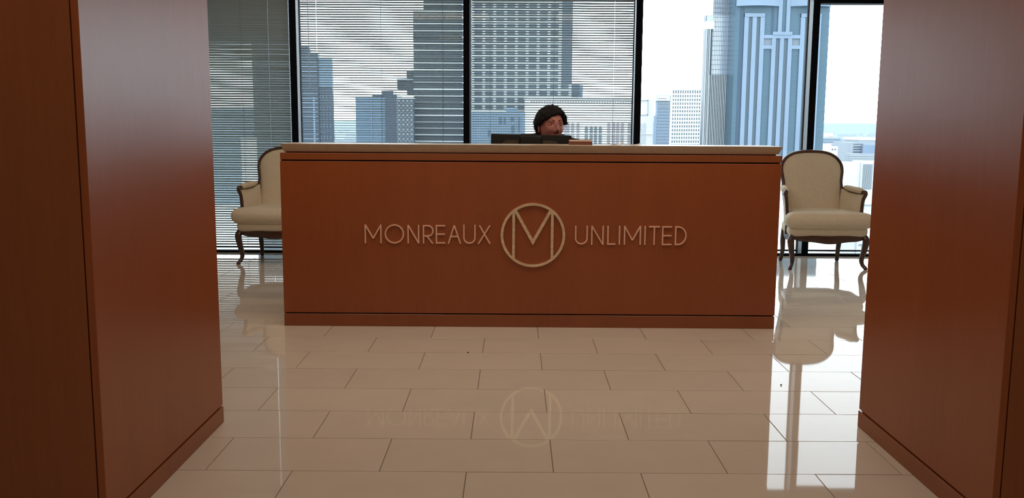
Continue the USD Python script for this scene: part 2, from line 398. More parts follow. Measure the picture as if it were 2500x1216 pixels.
part(desk, 'worktop', bbox(DL + .0225, DR - .0225, YD + .1005, YD + .62, .705, .735, .002), 'cherry_veneer_deep')
v = []
for z, o in ((1.0373, .019), (1.083, 0.)):
    v += [(DL + .003 + o, YD - .004 + o, z), (DR + .003 - o, YD - .004 + o, z), (DR + .003 - o, YD + .335, z), (DL + .003 + o, YD + .335, z)]
slab = trimesh.Trimesh(v, process=False).convex_hull
solo('counter_top', slab, 'stone_counter', 'pale stone counter top with undercut edge on the reception desk', 'counter')

# lettering: strokes laid out in the pixels of an enlarged view (3.012 per photograph pixel)
K = .002417 / 3.012
def U(cx, cy): return (.113 + (cx - 1299) * K, .556 - (cy - 314 - .0044 * (cx - 1299)) * K)
def stroke(pts, w=10., cap='flat'): return LineString([U(*p) for p in pts]).buffer(w / 2 * K, cap_style=cap, join_style='mitre')
def arc(cx, cy, rx, ry, a0, a1, n=40): return [(cx + rx * math.cos(math.radians(a)), cy + ry * math.sin(math.radians(a))) for a in np.linspace(a0, a1, n)]
def cut_m(l, r, t, b, vx, vy): return unary_union([stroke([(l + 5, b), (l + 5, t)]), stroke([(r - 5, b), (r - 5, t)]), stroke([(l + 5, t + 2), (vx, vy)]), stroke([(r - 5, t + 2), (vx, vy)])]).intersection(Polygon([U(l, t), U(r, t), U(r, b), U(l, b)]))
def cut_n(l, r, t, b): return unary_union([stroke([(l + 5, b), (l + 5, t)]), stroke([(r - 5, b), (r - 5, t)]), stroke([(l + 4, t), (r - 4, b)])]).intersection(Polygon([U(l, t), U(r, t), U(r, b), U(l, b)]))
def let_e(l, r, t, b, mid): return unary_union([stroke([(l + 5, b), (l + 5, t)]), stroke([(l, t + 5), (r, t + 5)]), stroke([(l, mid), (r - 2, mid)]), stroke([(l, b - 5), (r, b - 5)])])
def let_u(l, r, t, b):
    R = (r - l) / 2 - 5; c = (l + r) / 2
    return stroke([(l + 5, t), (l + 5, b - 5 - R)] + arc(c, b - 5 - R, R, R, 180, 0) + [(r - 5, t)])
first = [
    cut_m(62, 187, 238, 376, 124.5, 340),
    stroke(arc(281, 307, 66, 66, 0, 358, 80) + [(347, 307)]),
    cut_n(377, 464, 240, 377),
    unary_union([stroke([(495, 378), (495, 241)]), stroke([(491, 246), (528, 246)] + arc(528, 284, 36, 38, -90, 90) + [(491, 322)]), stroke([(520, 322), (563, 378)])]),
    let_e(585, 655, 241, 378, 308),
    unary_union([stroke([(677, 379), (721, 243)]), stroke([(767, 379), (721, 243)]), stroke([(694, 325), (749, 325)])]),
    let_u(787, 878, 238, 379),
    unary_union([stroke([(898, 379), (983, 242)]), stroke([(906, 242), (984, 379)])])]
second = [
    let_u(1608, 1702, 243, 382), cut_n(1727, 1819, 244, 384),
    unary_union([stroke([(1850, 383), (1850, 243)]), stroke([(1845, 379), (1907, 379)])]),
    stroke([(1935, 383), (1935, 243)]), cut_m(1967, 2093, 244, 384, 2030, 350), stroke([(2122, 384), (2122, 244)]),
    unary_union([stroke([(2150, 250), (2231, 250)]), stroke([(2190, 250), (2190, 385)])]),
    let_e(2247, 2319, 246, 386, 316),
    unary_union([stroke([(2347, 386), (2347, 246)]), stroke([(2342, 251), (2365, 251)] + arc(2365, 316, 58, 65, -90, 90) + [(2342, 381)])])]
for shapes, where in ((first, 'left'), (second, 'right')):
    t = thing('lettering', f'row of thin copper capitals on the desk front, {where} of the round emblem', 'sign', (0, YD, .55), group='lettering on the desk front')
    for s in shapes: part(t, 'letter', extrude_xz(s, YD - .0004, .007), 'satin_copper')
emb = thing('emblem', 'brushed brass emblem, a ring around a tall letter M, on the desk front', 'emblem', (.113, YD, .556))
ring = Point(*U(1299, 314)).buffer(237 * K, 96).difference(Point(*U(1299, 314)).buffer(218 * K, 96))
part(emb, 'ring', extrude_xz(ring, YD - .0004, .010), 'brushed_brass')
mm = unary_union([stroke([(1157, 520), (1157, 120)], 20), stroke([(1440, 520), (1440, 120)], 20), stroke([(1152, 100), (1299, 366), (1446, 100)], 22)])
mm = mm.intersection(Point(*U(1299, 314)).buffer(220 * K, 96)).intersection(Polygon([U(1147, 60), U(1450, 60), U(1450, 560), U(1147, 560)]))
part(emb, 'letter', extrude_xz(mm, YD - .0004, .0092), 'brushed_brass')

# ------------------------------------------------------------------ things on and behind the desk
SLT = 1.083
c = at(1417, 352, YD + .20); cx = c[0]
cb = thing('card_holder', 'small reddish wooden card holder on the counter beside the monitor', 'card holder', (cx, YD + .20, SLT))
w2 = .0695
part(cb, 'body', bbox(cx - w2, cx + w2, YD + .165, YD + .235, SLT, SLT + .011, .001), 'card_wood')
part(cb, 'body', bbox(cx - w2 + .002, cx + w2 - .002, YD + .167, YD + .235, SLT + .0112, SLT + .020, .001), 'card_wood')
part(cb, 'back_board', bbox(cx - w2, cx + w2, YD + .2352, YD + .243, SLT, SLT + .030, .001), 'card_wood')
part(cb, 'cards', [bbox(cx - w2 + .004, cx + w2 - .004, YD + .17, YD + .233, SLT + .0202, SLT + .027, .0006)], 'card_paper', label='pale stacked cards')
for i, (a, b, y) in enumerate(((1487, 1522, .16), (1528, 1566, .22))):
    xa, xb = at(a, 352, YD + y)[0], at(b, 352, YD + y)[0]
    n = 9; P = np.zeros((n, 7, 3))
    for p in range(n):
        for q in range(7):
            u, vv = p / (n - 1), q / 6
            P[p, q] = (xa + (xb - xa) * u, YD + y - .03 + .07 * vv, SLT + .0012 + (.010 * (2 * abs(u - .45)) ** 2.5 + .004 * math.sin(vv * 3 + 5 * u) ** 2) * (.5 if i else 1))
    solo('paper_slip', slab_between(P + [0, 0, .0008], P), 'card_paper', ['curled paper slip on the counter right of the card holder', 'flat paper slip on the counter near the third window post'][i], 'paper', smooth=40, group='paper slips on the counter')

YM = YD + .42
mon = thing('monitor', 'black computer monitor seen from behind, standing on the desk', 'monitor', (at(1297, 340, YM)[0], YM, .735))
mt = at(1297, 328.7, YM); hw, zt, zb = .252, mt[2], mt[2] - .345
def mroll(m):
    m = as_tm(cat_(m)).copy(); m.apply_translation([-mt[0], 0, -mt[2]]); m.apply_transform(trimesh.transformations.rotation_matrix(math.radians(.75), [0, 1, 0])); m.apply_translation([mt[0], 0, mt[2]]); return m
x = mt[0]
part(mon, 'housing', mroll(bbox(x - hw, x + hw, YM, YM + .028, zb, zt, .004)), 'black_plastic')
part(mon, 'screen', mroll(box(x - hw + .012, x + hw - .012, YM + .0282, YM + .030, zb + .02, zt - .012)), 'eye_dark')
part(mon, 'mount_cover', mroll(bbox(x - .072, x + .066, YM - .022, YM - .0002, zb + .02, zt - .006, .010)), 'black_plastic')
ribs = []
for sgn, x0 in ((-1, x - .082), (1, x + .076)):
    for k in range(18):
        q = k * .0062; drop = .0 if k < 12 else .0022 * (k - 11) ** 1.5
        ribs.append(box(*sorted((x0 + sgn * q, x0 + sgn * (q + .0028))), YM - .004, YM - .0002, zt - .068 - drop, zt - .036 - drop))
        ribs.append(box(*sorted((x0 + sgn * q, x0 + sgn * (q + .0028))), YM - .004, YM - .0002, zt - .10 - drop, zt - .072 - drop))
part(mon, 'vent_ribs', mroll(ribs), 'vent_grey', kind='stuff')
part(mon, 'neck', bbox(x - .03, x + .03, YM - .05, YM - .0225, .748, zb + .16, .004), 'black_plastic')
part(mon, 'foot', bbox(x - .12, x + .12, YM - .09, YM + .09, .735, .748, .004), 'black_plastic')

# ------------------------------------------------------------------ the seated receptionist
YH = 6.02
hc = at(1344.5, 306.2, YH)                                    # between the eyes' level, head centre
def head_mesh():
    s = trimesh.creation.icosphere(5); d = s.vertices.copy()
    x_, y_, z_ = d.T
    t = np.clip(-z_, 0, 1)
    hx = .077 * (1 - .26 * t ** 1.7); hyf = .098 * (1 - .06 * t); hyb = .106 * (1 - .38 * t ** 1.3)
    p = np.stack([x_ * hx, np.where(y_ < 0, y_ * hyf, y_ * hyb), np.where(z_ > 0, z_ * .101, z_ * .122)], 1)
    fr = np.clip(-y_ * 1.6, 0, 1)
    g = lambda cx_, cz_, sx_, sz_: np.exp(-((p[:, 0] - cx_) / sx_) ** 2 - ((p[:, 2] - cz_) / sz_) ** 2)
    dy = np.zeros(len(p))
    dy += .019 * g(0, -.038, .016, .013) + .020 * g(0, -.026, .010, .018) + .013 * g(0, -.006, .009, .016) + .010 * (g(.0125, -.046, .008, .009) + g(-.0125, -.046, .008, .009))
    dy -= .011 * (g(.033, .0, .017, .013) + g(-.033, .0, .017, .013))
    dy += .006 * (g(.032, .022, .022, .009) + g(-.032, .022, .022, .009))
    dy += .008 * (g(.045, -.035, .020, .020) + g(-.045, -.035, .020, .020))
    dy += .007 * g(0, -.068, .022, .007) + .006 * g(0, -.081, .020, .007) - .004 * g(0, -.0745, .024, .003)
    dy += .010 * g(0, -.108, .020, .016)
    p[:, 1] -= dy * fr
    return trimesh.Trimesh(p, s.faces, process=False)
def place_head(m):
    m = as_tm(cat_(m)).copy()
    m.apply_transform(trimesh.transformations.rotation_matrix(math.radians(-4), [1, 0, 0]))
    m.apply_transform(trimesh.transformations.rotation_matrix(math.radians(21), [0, 0, 1]))
    m.apply_translation(hc); return m
def ear(s):
    m = trimesh.creation.icosphere(3); v = m.vertices * [.009, .020, .033]
    v[:, 0] -= s * -.0
    v[:, 0] += s * (.006 * np.exp(-((v[:, 1]) / .01) ** 2 - ((v[:, 2]) / .016) ** 2) * -1)
    m.vertices = v; m.apply_transform(trimesh.transformations.rotation_matrix(math.radians(22 * s), [0, 0, 1])); m.apply_translation([s * .079, .012, -.018]); return m
bx, by = hc[0], YH
neck0, neck1 = (bx + .01, by + .085, hc[2] - .12), (bx + .005, by + .03, hc[2] - .055)
shl, shr = np.array([bx - .172, by + .125, 1.072]), np.array([bx + .195, by + .12, 1.035])
hipl, hipr = np.array([bx - .09, by + .20, .53]), np.array([bx + .09, by + .20, .53])
kneel, kneer = np.array([bx - .13, by - .20, .52]), np.array([bx + .13, by - .20, .52])
ankl, ankr = np.array([bx - .14, by - .13, .10]), np.array([bx + .14, by - .13, .10])
ell, elr = np.array([bx - .25, by + .06, .82]), np.array([bx + .27, by + .06, .82])
wrl, wrr = np.array([bx - .13, by + .02, .785]), np.array([bx + .15, by + .02, .785])
def hand(w, s):
    out = [Manifold.batch_hull([ball(w, .024), ball(w + [s * .026, -.085, -.004], .013), ball(w + [-s * .026, -.085, -.004], .013), ball(w + [-s * .030, -.03, -.004], .015)])]
    for k, (o, L) in enumerate(((.027, .060), (.010, .075), (-.009, .080), (-.027, .072))):
        a = w + [s * o, -.085, -.003]; b = a + [s * o * .15, -L * .55, .004]; e = b + [0, -L * .45, -.014]
        out += [bone(a, .0095, b, .0085), bone(b, .0085, e, .0075)]
    a = w + [-s * .026, -.03, -.004]; b = a + [-s * .028, -.03, -.004]; e = b + [-s * .004, -.028, -.006]
    out += [bone(a, .0115, b, .010), bone(b, .010, e, .0085)]
    return out
skin = [to_man(place_head(head_mesh())), to_man(place_head(ear(1))), to_man(place_head(ear(-1))), bone(neck0, .062, neck1, .056),
        bone(neck0, .07, shl, .045), bone(neck0, .07, shr, .045),
        Manifold.batch_hull([ball(shl, .045), ball(shr, .045), ball((shl + hipl) / 2 + [.05, 0, 0], .09), ball((shr + hipr) / 2 - [.05, 0, 0], .09), ball(hipl, .10), ball(hipr, .10)]),
        bone(shl, .05, ell, .04), bone(shr, .05, elr, .04), bone(ell, .038, wrl, .026), bone(elr, .038, wrr, .026)]
skin += [bone(h, .09, k, .058) for h, k in ((hipl, kneel), (hipr, kneer))] + [bone(k, .056, a, .038) for k, a in ((kneel, ankl), (kneer, ankr))]
skin += [bone(a + np.array([0, .02, -.05]), .035, a + np.array([0, -.15, -.07]), .028) for a in (ankl, ankr)]
body = union(skin + hand(wrl, -1) + hand(wrr, 1))
person = thing('person', 'person with thick dark curly hair and glasses in a black jacket, seated behind the desk', 'person', (bx, by + .2, .0))
part(person, 'body', body, 'skin', smooth=50)
hm = head_mesh()
def front_y(xx, zz, off):
    i = np.argmin((hm.vertices[:, 0] - xx) ** 2 + (hm.vertices[:, 2] - zz) ** 2 + 10 * (hm.vertices[:, 1] > 0)); return hm.vertices[i, 1] + off
for s in (-1, 1):
    e = trimesh.creation.icosphere(3, .0125); e.apply_translation([s * .0325, front_y(s * .0325, 0, .0085), -.001])
    ep = part(person, 'eye', place_head(e), 'eye_white', smooth=True)
    i = trimesh.creation.icosphere(2, .0062); i.apply_translation([s * .0325 + .002, front_y(s * .0325, 0, .0085) - .0082, -.001]); part(person, 'iris', place_head(i), 'eye_dark', smooth=True)
    for zz, rr in ((.0038, .0046), (-.0058, .0040)):
        pts = catmull([(s * .0325 + u * .016, front_y(s * .0325, 0, .0085) - .0125 * math.sqrt(max(0, 1 - u * u * .9)) + .003, zz * (1 - .5 * u * u) - .001) for u in (-1, -.5, 0, .5, 1)], 4)
        part(person, 'eyelid', place_head(sweep(pts, rr, sides=8, ref=(0, 0, 1))), 'skin', smooth=50)
    pts = catmull([(s * (.0135 + u * .037), front_y(s * (.0135 + u * .037), .024 + .005 * math.sin(u * 3), -.001), .023 + .005 * math.sin(u * 3) - .003 * u) for u in (0, .25, .5, .75, 1)], 5)
    part(person, 'eyebrow', place_head(sweep(pts, .0012 + .0026 * np.sin(np.linspace(.35, 2.9, len(pts))), .0012, sides=10, ref=(0, 1, 0))), 'brow', smooth=50)
gl = []
yg = front_y(0, -.008, -.004)
for s in (-1, 1):
    lp = [(s * .033 + .021 * math.cos(a), yg + .004 + .010 * ((s * .021 * math.cos(a) + .021) / .042), -.005 + .014 * math.sin(a)) for a in np.linspace(0, 2 * math.pi, 28, endpoint=False)]
    gl.append(sweep(lp, .00045, sides=6, ref=(0, 1, 0), closed=True))
    gl.append(sweep([(s * .056, yg + .014, .0), (s * .077, yg + .06, .0), (s * .081, .005, -.004)], .0008, sides=6, ref=(0, 0, 1)))
gl.append(sweep(catmull([(-.010, yg + .004, -.003), (0, yg - .001, .001), (.010, yg + .004, -.003)], 5), .0010, sides=6, ref=(0, 0, 1)))
part(person, 'spectacles', place_head(gl), 'spectacle_rim', smooth=50, label='thin rimmed glasses')
# hair: overlapping curls over the scalp
hr = random.Random(11); curls = []
gold = math.pi * (3 - math.sqrt(5)); N = 620
for k in range(N):
    zz = 1 - 2 * (k + .5) / N; rr = math.sqrt(1 - zz * zz); a = gold * k
    d = np.array([rr * math.sin(a), -rr * math.cos(a), zz])
    p = np.array([d[0] * .077, d[1] * (.098 if d[1] < 0 else .106), d[2] * (.101 if d[2] > 0 else .122)])
    az = math.degrees(math.atan2(d[0], -d[1]))                # 0 = straight ahead, + = image right
    lim = np.interp(az, [-180, -120, -95, -80, -62, -45, -25, 0, 22, 45, 60, 75, 95, 120, 180], [-.075, -.06, .006, .004, .018, .034, .048, .058, .066, .064, .046, .014, .006, -.06, -.075])
    if p[2] < lim: continue
    th = .006 + .010 * max(0, d[2]) + (.006 if abs(d[0]) > .6 and d[2] > -.2 else 0)
    n_ = d / np.linalg.norm(d)
    front = -d[1] > .55 and p[2] < .085
    q = p + n_ * (th * (.55 if front else hr.uniform(.6, 1.15)))
    curls.append(ball(q, hr.uniform(.012, .018) * (.8 if front else 1)))
curls.append(to_man(trimesh.Trimesh(hm.vertices * 1.02 + [0, .006, .006], hm.faces, process=False)).trim_by_plane([0, .55, 1.], .052))
hair = union(curls).refine_to_length(.005)
hair = as_tm(hair); vn = trimesh.Trimesh(hair.vertices, hair.faces, process=True).copy(); vn.merge_vertices()
trimesh.smoothing.filter_laplacian(vn, lamb=.5, iterations=24)
q = vn.vertices.copy(); nz = (meshkit.fbm(q * [70, 70, 38] + 40, 4, 5) - .5) * 1.25
vn.vertices = q + vn.vertex_normals * (nz * .011)[:, None]
hair_m = place_head(vn)
hp = part(person, 'hair', hair_m, 'hair_dark', smooth=60)
# loose wavy strands over the hair mass
gen = np.random.default_rng(5)
hs = trimesh.Trimesh(hair_m.vertices, hair_m.faces, process=False)
ar = hs.area_faces; fi = gen.choice(len(ar), 5200, p=ar / ar.sum())
bc = gen.dirichlet([1, 1, 1], len(fi)); P0 = (hs.triangles[fi] * bc[:, :, None]).sum(1); N0 = hs.face_normals[fi]
crown = hc + np.array([.01, .03, .115])
D = P0 - crown; D[:, 2] *= .6; D += gen.normal(0, .03, D.shape); D -= N0 * (D * N0).sum(1, keepdims=True); D /= np.linalg.norm(D, axis=1, keepdims=True) + 1e-9
S = np.cross(N0, D); n_p = 7; L = gen.uniform(.012, .028, len(fi)); ph = gen.uniform(0, 6.28, len(fi)); am = gen.uniform(.0006, .0022, len(fi)); up = gen.uniform(-.05, .07, len(fi))
pts = []
for k in range(n_p):
    u = k / (n_p - 1)
    pts.append(P0 - N0 * .002 + D * (L * u)[:, None] - N0 * ((L * u) ** 2 / .15)[:, None] + N0 * (L * u * up * (1 - .9 * u) * 2 + am * np.sin(ph + 7 * u) * u)[:, None] + S * (am * 1.5 * np.cos(ph + 6 * u) * u)[:, None])
pts = np.stack(pts, 1) - LOC[str(person.GetPath())]
bcv = UsdGeom.BasisCurves.Define(stage, path_of(hp, 'hair_strands'))
bcv.CreateTypeAttr('linear'); bcv.CreateCurveVertexCountsAttr([n_p] * len(fi))
bcv.CreatePointsAttr([Gf.Vec3f(*map(float, q)) for q in pts.reshape(-1, 3)])
bcv.CreateWidthsAttr([float(w) for w in np.tile(np.linspace(.0016, .0003, n_p), len(fi))]); bcv.SetWidthsInterpolation('vertex')
UsdShade.MaterialBindingAPI.Apply(bcv.GetPrim()).Bind(M['hair_dark']); tag(bcv, None, None, None, 'stuff')
jk = [Manifold.batch_hull([ball(neck0 + np.array([-.045, .0, .02]), .045), ball(shl, .066)]), Manifold.batch_hull([ball(neck0 + np.array([.045, .0, .02]), .045), ball(shr, .066)]),
      Manifold.batch_hull([ball(neck0 + np.array([0, .03, .01]), .075), ball(shl, .06), ball(shr, .06)]),
      Manifold.batch_hull([ball(shl, .062), ball(shr, .062), ball((shl + hipl) / 2 + [.04, -.01, 0], .105), ball((shr + hipr) / 2 - [.04, .01, 0], .105), ball(hipl, .112), ball(hipr, .112)]),
      bone(shl, .068, ell, .056), bone(shr, .068, elr, .056), bone(ell, .054, wrl + [0, .03, .004], .037), bone(elr, .054, wrr + [0, .03, .004], .037)]
part(person, 'jacket', union(jk), 'jacket_black', smooth=50, label='black jacket')
tr = [bone(h, .108, k, .072) for h, k in ((hipl, kneel), (hipr, kneer))] + [bone(k, .070, a + [0, 0, .02], .056) for k, a in ((kneel, ankl), (kneer, ankr))]
part(person, 'trousers', union(tr), 'jacket_black', smooth=50)
part(person, 'shoe', [as_tm(Manifold.batch_hull([ball(a + np.array([0, .03, -.06]), .040), ball(a + np.array([0, -.16, -.07]), .030)]).trim_by_plane([0, 0, 1.], 0.)) for a in (ankl, ankr)], 'black_plastic', smooth=50)
oc = thing('office_chair', 'black office chair that the seated person behind the desk sits on', 'chair', (bx, by + .16, 0))
s_ = pillow(.25, .24, .04, .035, .01, 4); s_.apply_translation([bx, by + .14, .366]); part(oc, 'seat', s_, 'jacket_black', smooth=50)
s_ = pillow(.22, .035, .22, .03, 0, 4); s_.apply_translation([bx, by + .40, .70]); part(oc, 'backrest', s_, 'jacket_black', smooth=50)
part(oc, 'back_bracket', bbox(bx - .03, bx + .03, by + .36, by + .40, .36, .60, .004), 'black_plastic')
part(oc, 'column', sweep([(bx, by + .14, .09), (bx, by + .14, .20), (bx, by + .14, .335)], .028, sides=14, ref=(0, 1, 0)), 'black_plastic', smooth=40)
for k in range(5):
    a = 2 * math.pi * k / 5 + .3; e = np.array([bx + .27 * math.cos(a), by + .14 + .27 * math.sin(a), .07])
    part(oc, 'foot', [as_tm(bone((bx, by + .14, .10), .026, e, .018)), as_tm(ball((e[0], e[1], .026), .026))], 'black_plastic', smooth=40)

# two dark crumbs lying on the tiles
for (px, py), where in (((1142.5, 862), 'in front of the desk, left of centre'), ((1907, 941), 'in the bright window reflection right of the desk')):
    d = (px - 1250) / FPX * RIGHT + (py - 608) / FPX * DOWN + FWD; g_ = CAM + d * (-EYE / d[2])
    m = trimesh.creation.icosphere(2); m.vertices = m.vertices * [.0045, .004, .003] * (1 + .3 * (meshkit.noise(m.vertices * 2.2 + 9, 4)[:, None] - .5)) + [g_[0], g_[1], .0032]
    solo('crumb', m, 'black_plastic', 'tiny dark crumb on the floor tiles ' + where, 'debris', smooth=60, group='crumbs on the floor tiles')

# ------------------------------------------------------------------ the armchairs
FAB = 'cream_boucle'
def make_armchair(loc, label):
    t = thing('armchair', label, 'armchair', loc, group='armchairs by the windows')
    P = lambda n, m, mat, **k: part(t, n, m, mat, local=True, **k)
    lean = lambda z: .185 + .150 * max(0, z - .42) / .55
    # legs: cabriole in front, raked behind
    for s in (-1, 1):
        pts = catmull([(s * .300, -.226, .292), (s * .316, -.242, .245), (s * .304, -.236, .155), (s * .292, -.226, .085), (s * .298, -.234, .042), (s * .316, -.256, .014), (s * .318, -.258, 0)], 6)
        P('leg', sweep(pts, np.interp(np.linspace(0, 1, len(pts)), [0, .17, .4, .65, .82, .95, 1], [.018, .028, .021, .0155, .015, .017, .010]), sides=12, ref=(0, 1, 0), power=2.6), 'walnut', smooth=45)
    for s in (-1, 1):
        pts = catmull([(s * .245, .200, .300), (s * .250, .208, .20), (s * .246, .215, .11), (s * .249, .236, .04), (s * .254, .252, 0)], 6)
        P('leg', sweep(pts, np.interp(np.linspace(0, 1, len(pts)), [0, .3, .7, .92, 1], [.023, .021, .016, .017, .010]), sides=12, ref=(0, 1, 0), power=2.6), 'walnut', smooth=45)
    # aprons with a wavy lower edge
    n = 41; us = np.linspace(-1, 1, n)
    def apron(x0, y0, x1, y1, amp, bow):
        F, Bk = np.zeros((n, 4, 3)), np.zeros((n, 4, 3)); dx, dy = x1 - x0, y1 - y0; L = math.hypot(dx, dy); nx, ny = dy / L, -dx / L
        for i, u in enumerate(us):
            lo = .236 - amp * (math.cos(u * math.pi) * .35 + .42 * math.cos(2 * u * math.pi) * 0.5 + .25) + .026 * abs(u) ** 8
            hi = (.289 - .004 * (1 - math.cos(u * math.pi * 2.2 + math.pi)) + .010 * abs(u) ** 6) if amp > .015 else .290
            b = bow * (1 - u * u)
            for j, k in enumerate(np.linspace(0, 1, 4)):
                z = lo + (hi - lo) * k; bu = .004 * math.sin(k * math.pi)
                p = np.array([x0 + dx * (u + 1) / 2, y0 + dy * (u + 1) / 2, z])
                F[i, j] = p + [nx * (b + bu), ny * (b + bu), 0]; Bk[i, j] = p + [nx * (b - .026), ny * (b - .026), 0]
        return slab_between(F, Bk)
    P('apron', apron(.300, -.238, -.300, -.238, -.020, -.030) if False else apron(-.300, -.238, .300, -.238, .020, .046), 'walnut', smooth=40)
    P('apron', apron(.308, -.225, .250, .200, .012, .012), 'walnut', smooth=40)
    P('apron', apron(-.250, .200, -.308, -.225, .012, .012), 'walnut', smooth=40)
    P('apron', apron(.250, .206, -.250, .206, 0, 0), 'walnut', smooth=40)
    # upholstered seat base
    m = pillow(.325, .245, .048, .042, .004, 5); v = m.vertices
    v[:, 0] *= np.interp(v[:, 1], [-.25, .0, .25], [1.02, .97, .80]); v[:, 1] -= .032 * (1 - (v[:, 0] / .36) ** 2) * (v[:, 1] < 0)
    m.vertices = v; m.apply_translation([0, -.01, .322]); P('seat_base', m, FAB, smooth=60)
    # loose T cushion
    m = pillow(.345, .265, .058, .054, .020, 5); v = m.vertices
    w = np.interp(v[:, 1], [-.27, -.15, -.06, .27], [1.08, 1.06, .86, .72]); v[:, 0] *= w
    v[:, 1] -= .035 * (1 - (v[:, 0] / .40) ** 2) * np.clip(-v[:, 1] / .2, 0, 1)
    nz = meshkit.fbm(v * 7 + 3, 3, 2) - .5; v[:, 2] += nz * .012 * (v[:, 2] > 0)
    m.vertices = v; m.apply_translation([0, -.03, .412]); P('seat_cushion', m, FAB, smooth=60)
    # show-wood back frame
    half = [(.238, .30), (.242, .45), (.250, .60), (.256, .665), (.254, .705), (.260, .75), (.268, .81), (.258, .865), (.222, .915), (.165, .950), (.090, .967), (0, .972)]
    outline = [(x, z) for x, z in half] + [(-x, z) for x, z in half[-2::-1]]
    oc_ = catmull([(x, lean(z), z) for x, z in outline], 6)
    P('back_frame', sweep(oc_, .0145, .019, sides=12, ref=(0, 1, 0), power=2.8), 'walnut', smooth=45)
    # back upholstery, domed to the front
    zs = np.concatenate([np.linspace(.33, .85, 22), np.linspace(.865, .968, 14)])
    hz = np.array([z for x, z in half]); hx = np.array([x for x, z in half]); order = np.argsort(hz)
    F, Bk = np.zeros((len(zs), 25, 3)), np.zeros((len(zs), 25, 3))
    for i, z in enumerate(zs):
        wv = max(np.interp(z + .003, hz[order], hx[order]) - .003, .004)
        for j, u in enumerate(np.sin(np.linspace(-1, 1, 25) * math.pi / 2)):
            dome = .045 * (1 - u ** 6) * (1 - np.clip((z - .72) / .245, 0, 1) ** 5)
            F[i, j] = (u * wv, lean(z) - .004 - dome, z); Bk[i, j] = (u * wv, lean(z) + .012 + dome * .25, z)
    P('back_cushion', slab_between(F, Bk), FAB, smooth=60)
    # arms
    for s in (-1, 1):
        post = catmull([(s * .318, -.112, .285), (s * .314, -.108, .40), (s * .318, -.100, .50), (s * .326, -.098, .575), (s * .338, -.112, .622), (s * .336, -.104, .640), (s * .326, -.072, .642)], 6)
        P('arm_post', sweep(post, np.interp(np.linspace(0, 1, len(post)), [0, .5, .75, .9, 1], [.015, .014, .017, .019, .014]), sides=10, ref=(0, 1, 0), power=2.6), 'walnut', smooth=45)
        rail = catmull([(s * .328, -.085, .630), (s * .322, .0, .620), (s * .292, .12, .630), (s * .258, lean(.66), .662)], 7)
        P('arm_rail', sweep(rail, .013, .012, sides=10, ref=(0, 0, 1), power=2.6), 'walnut', smooth=45)
        pad = catmull([(s * .327, -.072, .645), (s * .318, -.02, .652), (s * .298, .08, .656), (s * .266, .205, .668)], 8)
        tt = np.linspace(-1, 1, len(pad)); P('arm_pad', sweep(pad, .030 * np.sqrt(np.clip(1 - np.abs(tt) ** 4, .05, 1)), .026 * np.sqrt(np.clip(1 - np.abs(tt) ** 4, .05, 1)), sides=16, ref=(0, 0, 1)), FAB, smooth=60)
        F, Bk = np.zeros((14, 10, 3)), np.zeros((14, 10, 3))
        for i, u in enumerate(np.linspace(0, 1, 14)):
            y = -.100 + u * .300; top = np.interp(u, [0, .3, .7, 1], [.628, .618, .625, .65]); xt = np.interp(u, [0, .3, .7, 1], [.336, .320, .288, .252]); xb = np.interp(u, [0, 1], [.306, .232])
            for j, k in enumerate(np.linspace(0, 1, 10)):
                z = .31 + (top - .31) * k; x_ = xb + (xt - xb) * k ** 1.6; bu = .016 * (1 - (2 * u - 1) ** 4) * math.sin(math.pi * k) ** .6
                F[i, j] = (s * (x_ - .012 - bu), y, z); Bk[i, j] = (s * (x_ + .010 + bu * .4), y, z)
        P('side_panel', slab_between(F, Bk), FAB, smooth=60)
    return t
ch = make_armchair((2.640, 7.880, 0), 'cream upholstered armchair with carved dark wood frame, by the bare window right of the desk')
c2 = thing('armchair', 'cream upholstered armchair with dark wood frame, half hidden by the left end of the desk', 'armchair', (-2.025, 7.975, 0), group='armchairs by the windows')
c2.GetReferences().AddInternalReference(ch.GetPath()); c2.SetInstanceable(True)

# ------------------------------------------------------------------ the city outside
ZG = -95.0
def bx_px(l, r, top, Y, depth, yref=None, bottom=None, grow=0):
    """solid whose front face, in the plane y = Y, spans the given pixels of the photograph"""
    yr = top if yref is None else yref
    xl, xr = at(l, yr, Y)[0], at(r, yr, Y)[0]
    mid = (l + r) / 2
    zt = at(mid, top, Y)[2] if top is not None else 60.
    zb = ZG if bottom is None else at(mid, bottom, Y)[2]
    return box(xl, xr, Y - grow, Y + depth, zb, zt)
def bld(name, label, cat='building', Y=400, l=0, r=0): return thing(name, label, cat, (at((l + r) / 2, 300, Y)[0], Y, ZG), group={'office_block': 'office blocks outside the windows', 'office_tower': 'office towers behind the blinds', 'white_house': 'white blocks in the low city'}.get(name))
gp = solo('city_ground', box(-60000, 60000, 60, 60000, ZG - 2, ZG), 'asphalt_city', kind='structure')

# dark tower filling the right half of the leftmost window
t = bld('office_tower', 'dark tower behind the leftmost blind, next to the first window post', Y=300, l=617, r=716)
part(t, 'body', bx_px(617, 716, -90, 300, 3, 200), 'smoke_tower')
part(t, 'floor_bands', [bx_px(617, 716, y, 300, 1, 200, y + 1.2, grow=.3) for y in range(-60, 620, 12)], 'grey_facade', kind='stuff')
t = bld('podium_block', 'low white block at the foot of the striped tower, seen past the right armchair', Y=405, l=1870, r=2050)
part(t, 'body', bx_px(1860, 2052, 442, 405, 10, 450), 'white_concrete'); part(t, 'roof_edge', bx_px(1859, 2053, 440, 405, 10, 450, 442.5, grow=.4), 'pale_concrete')
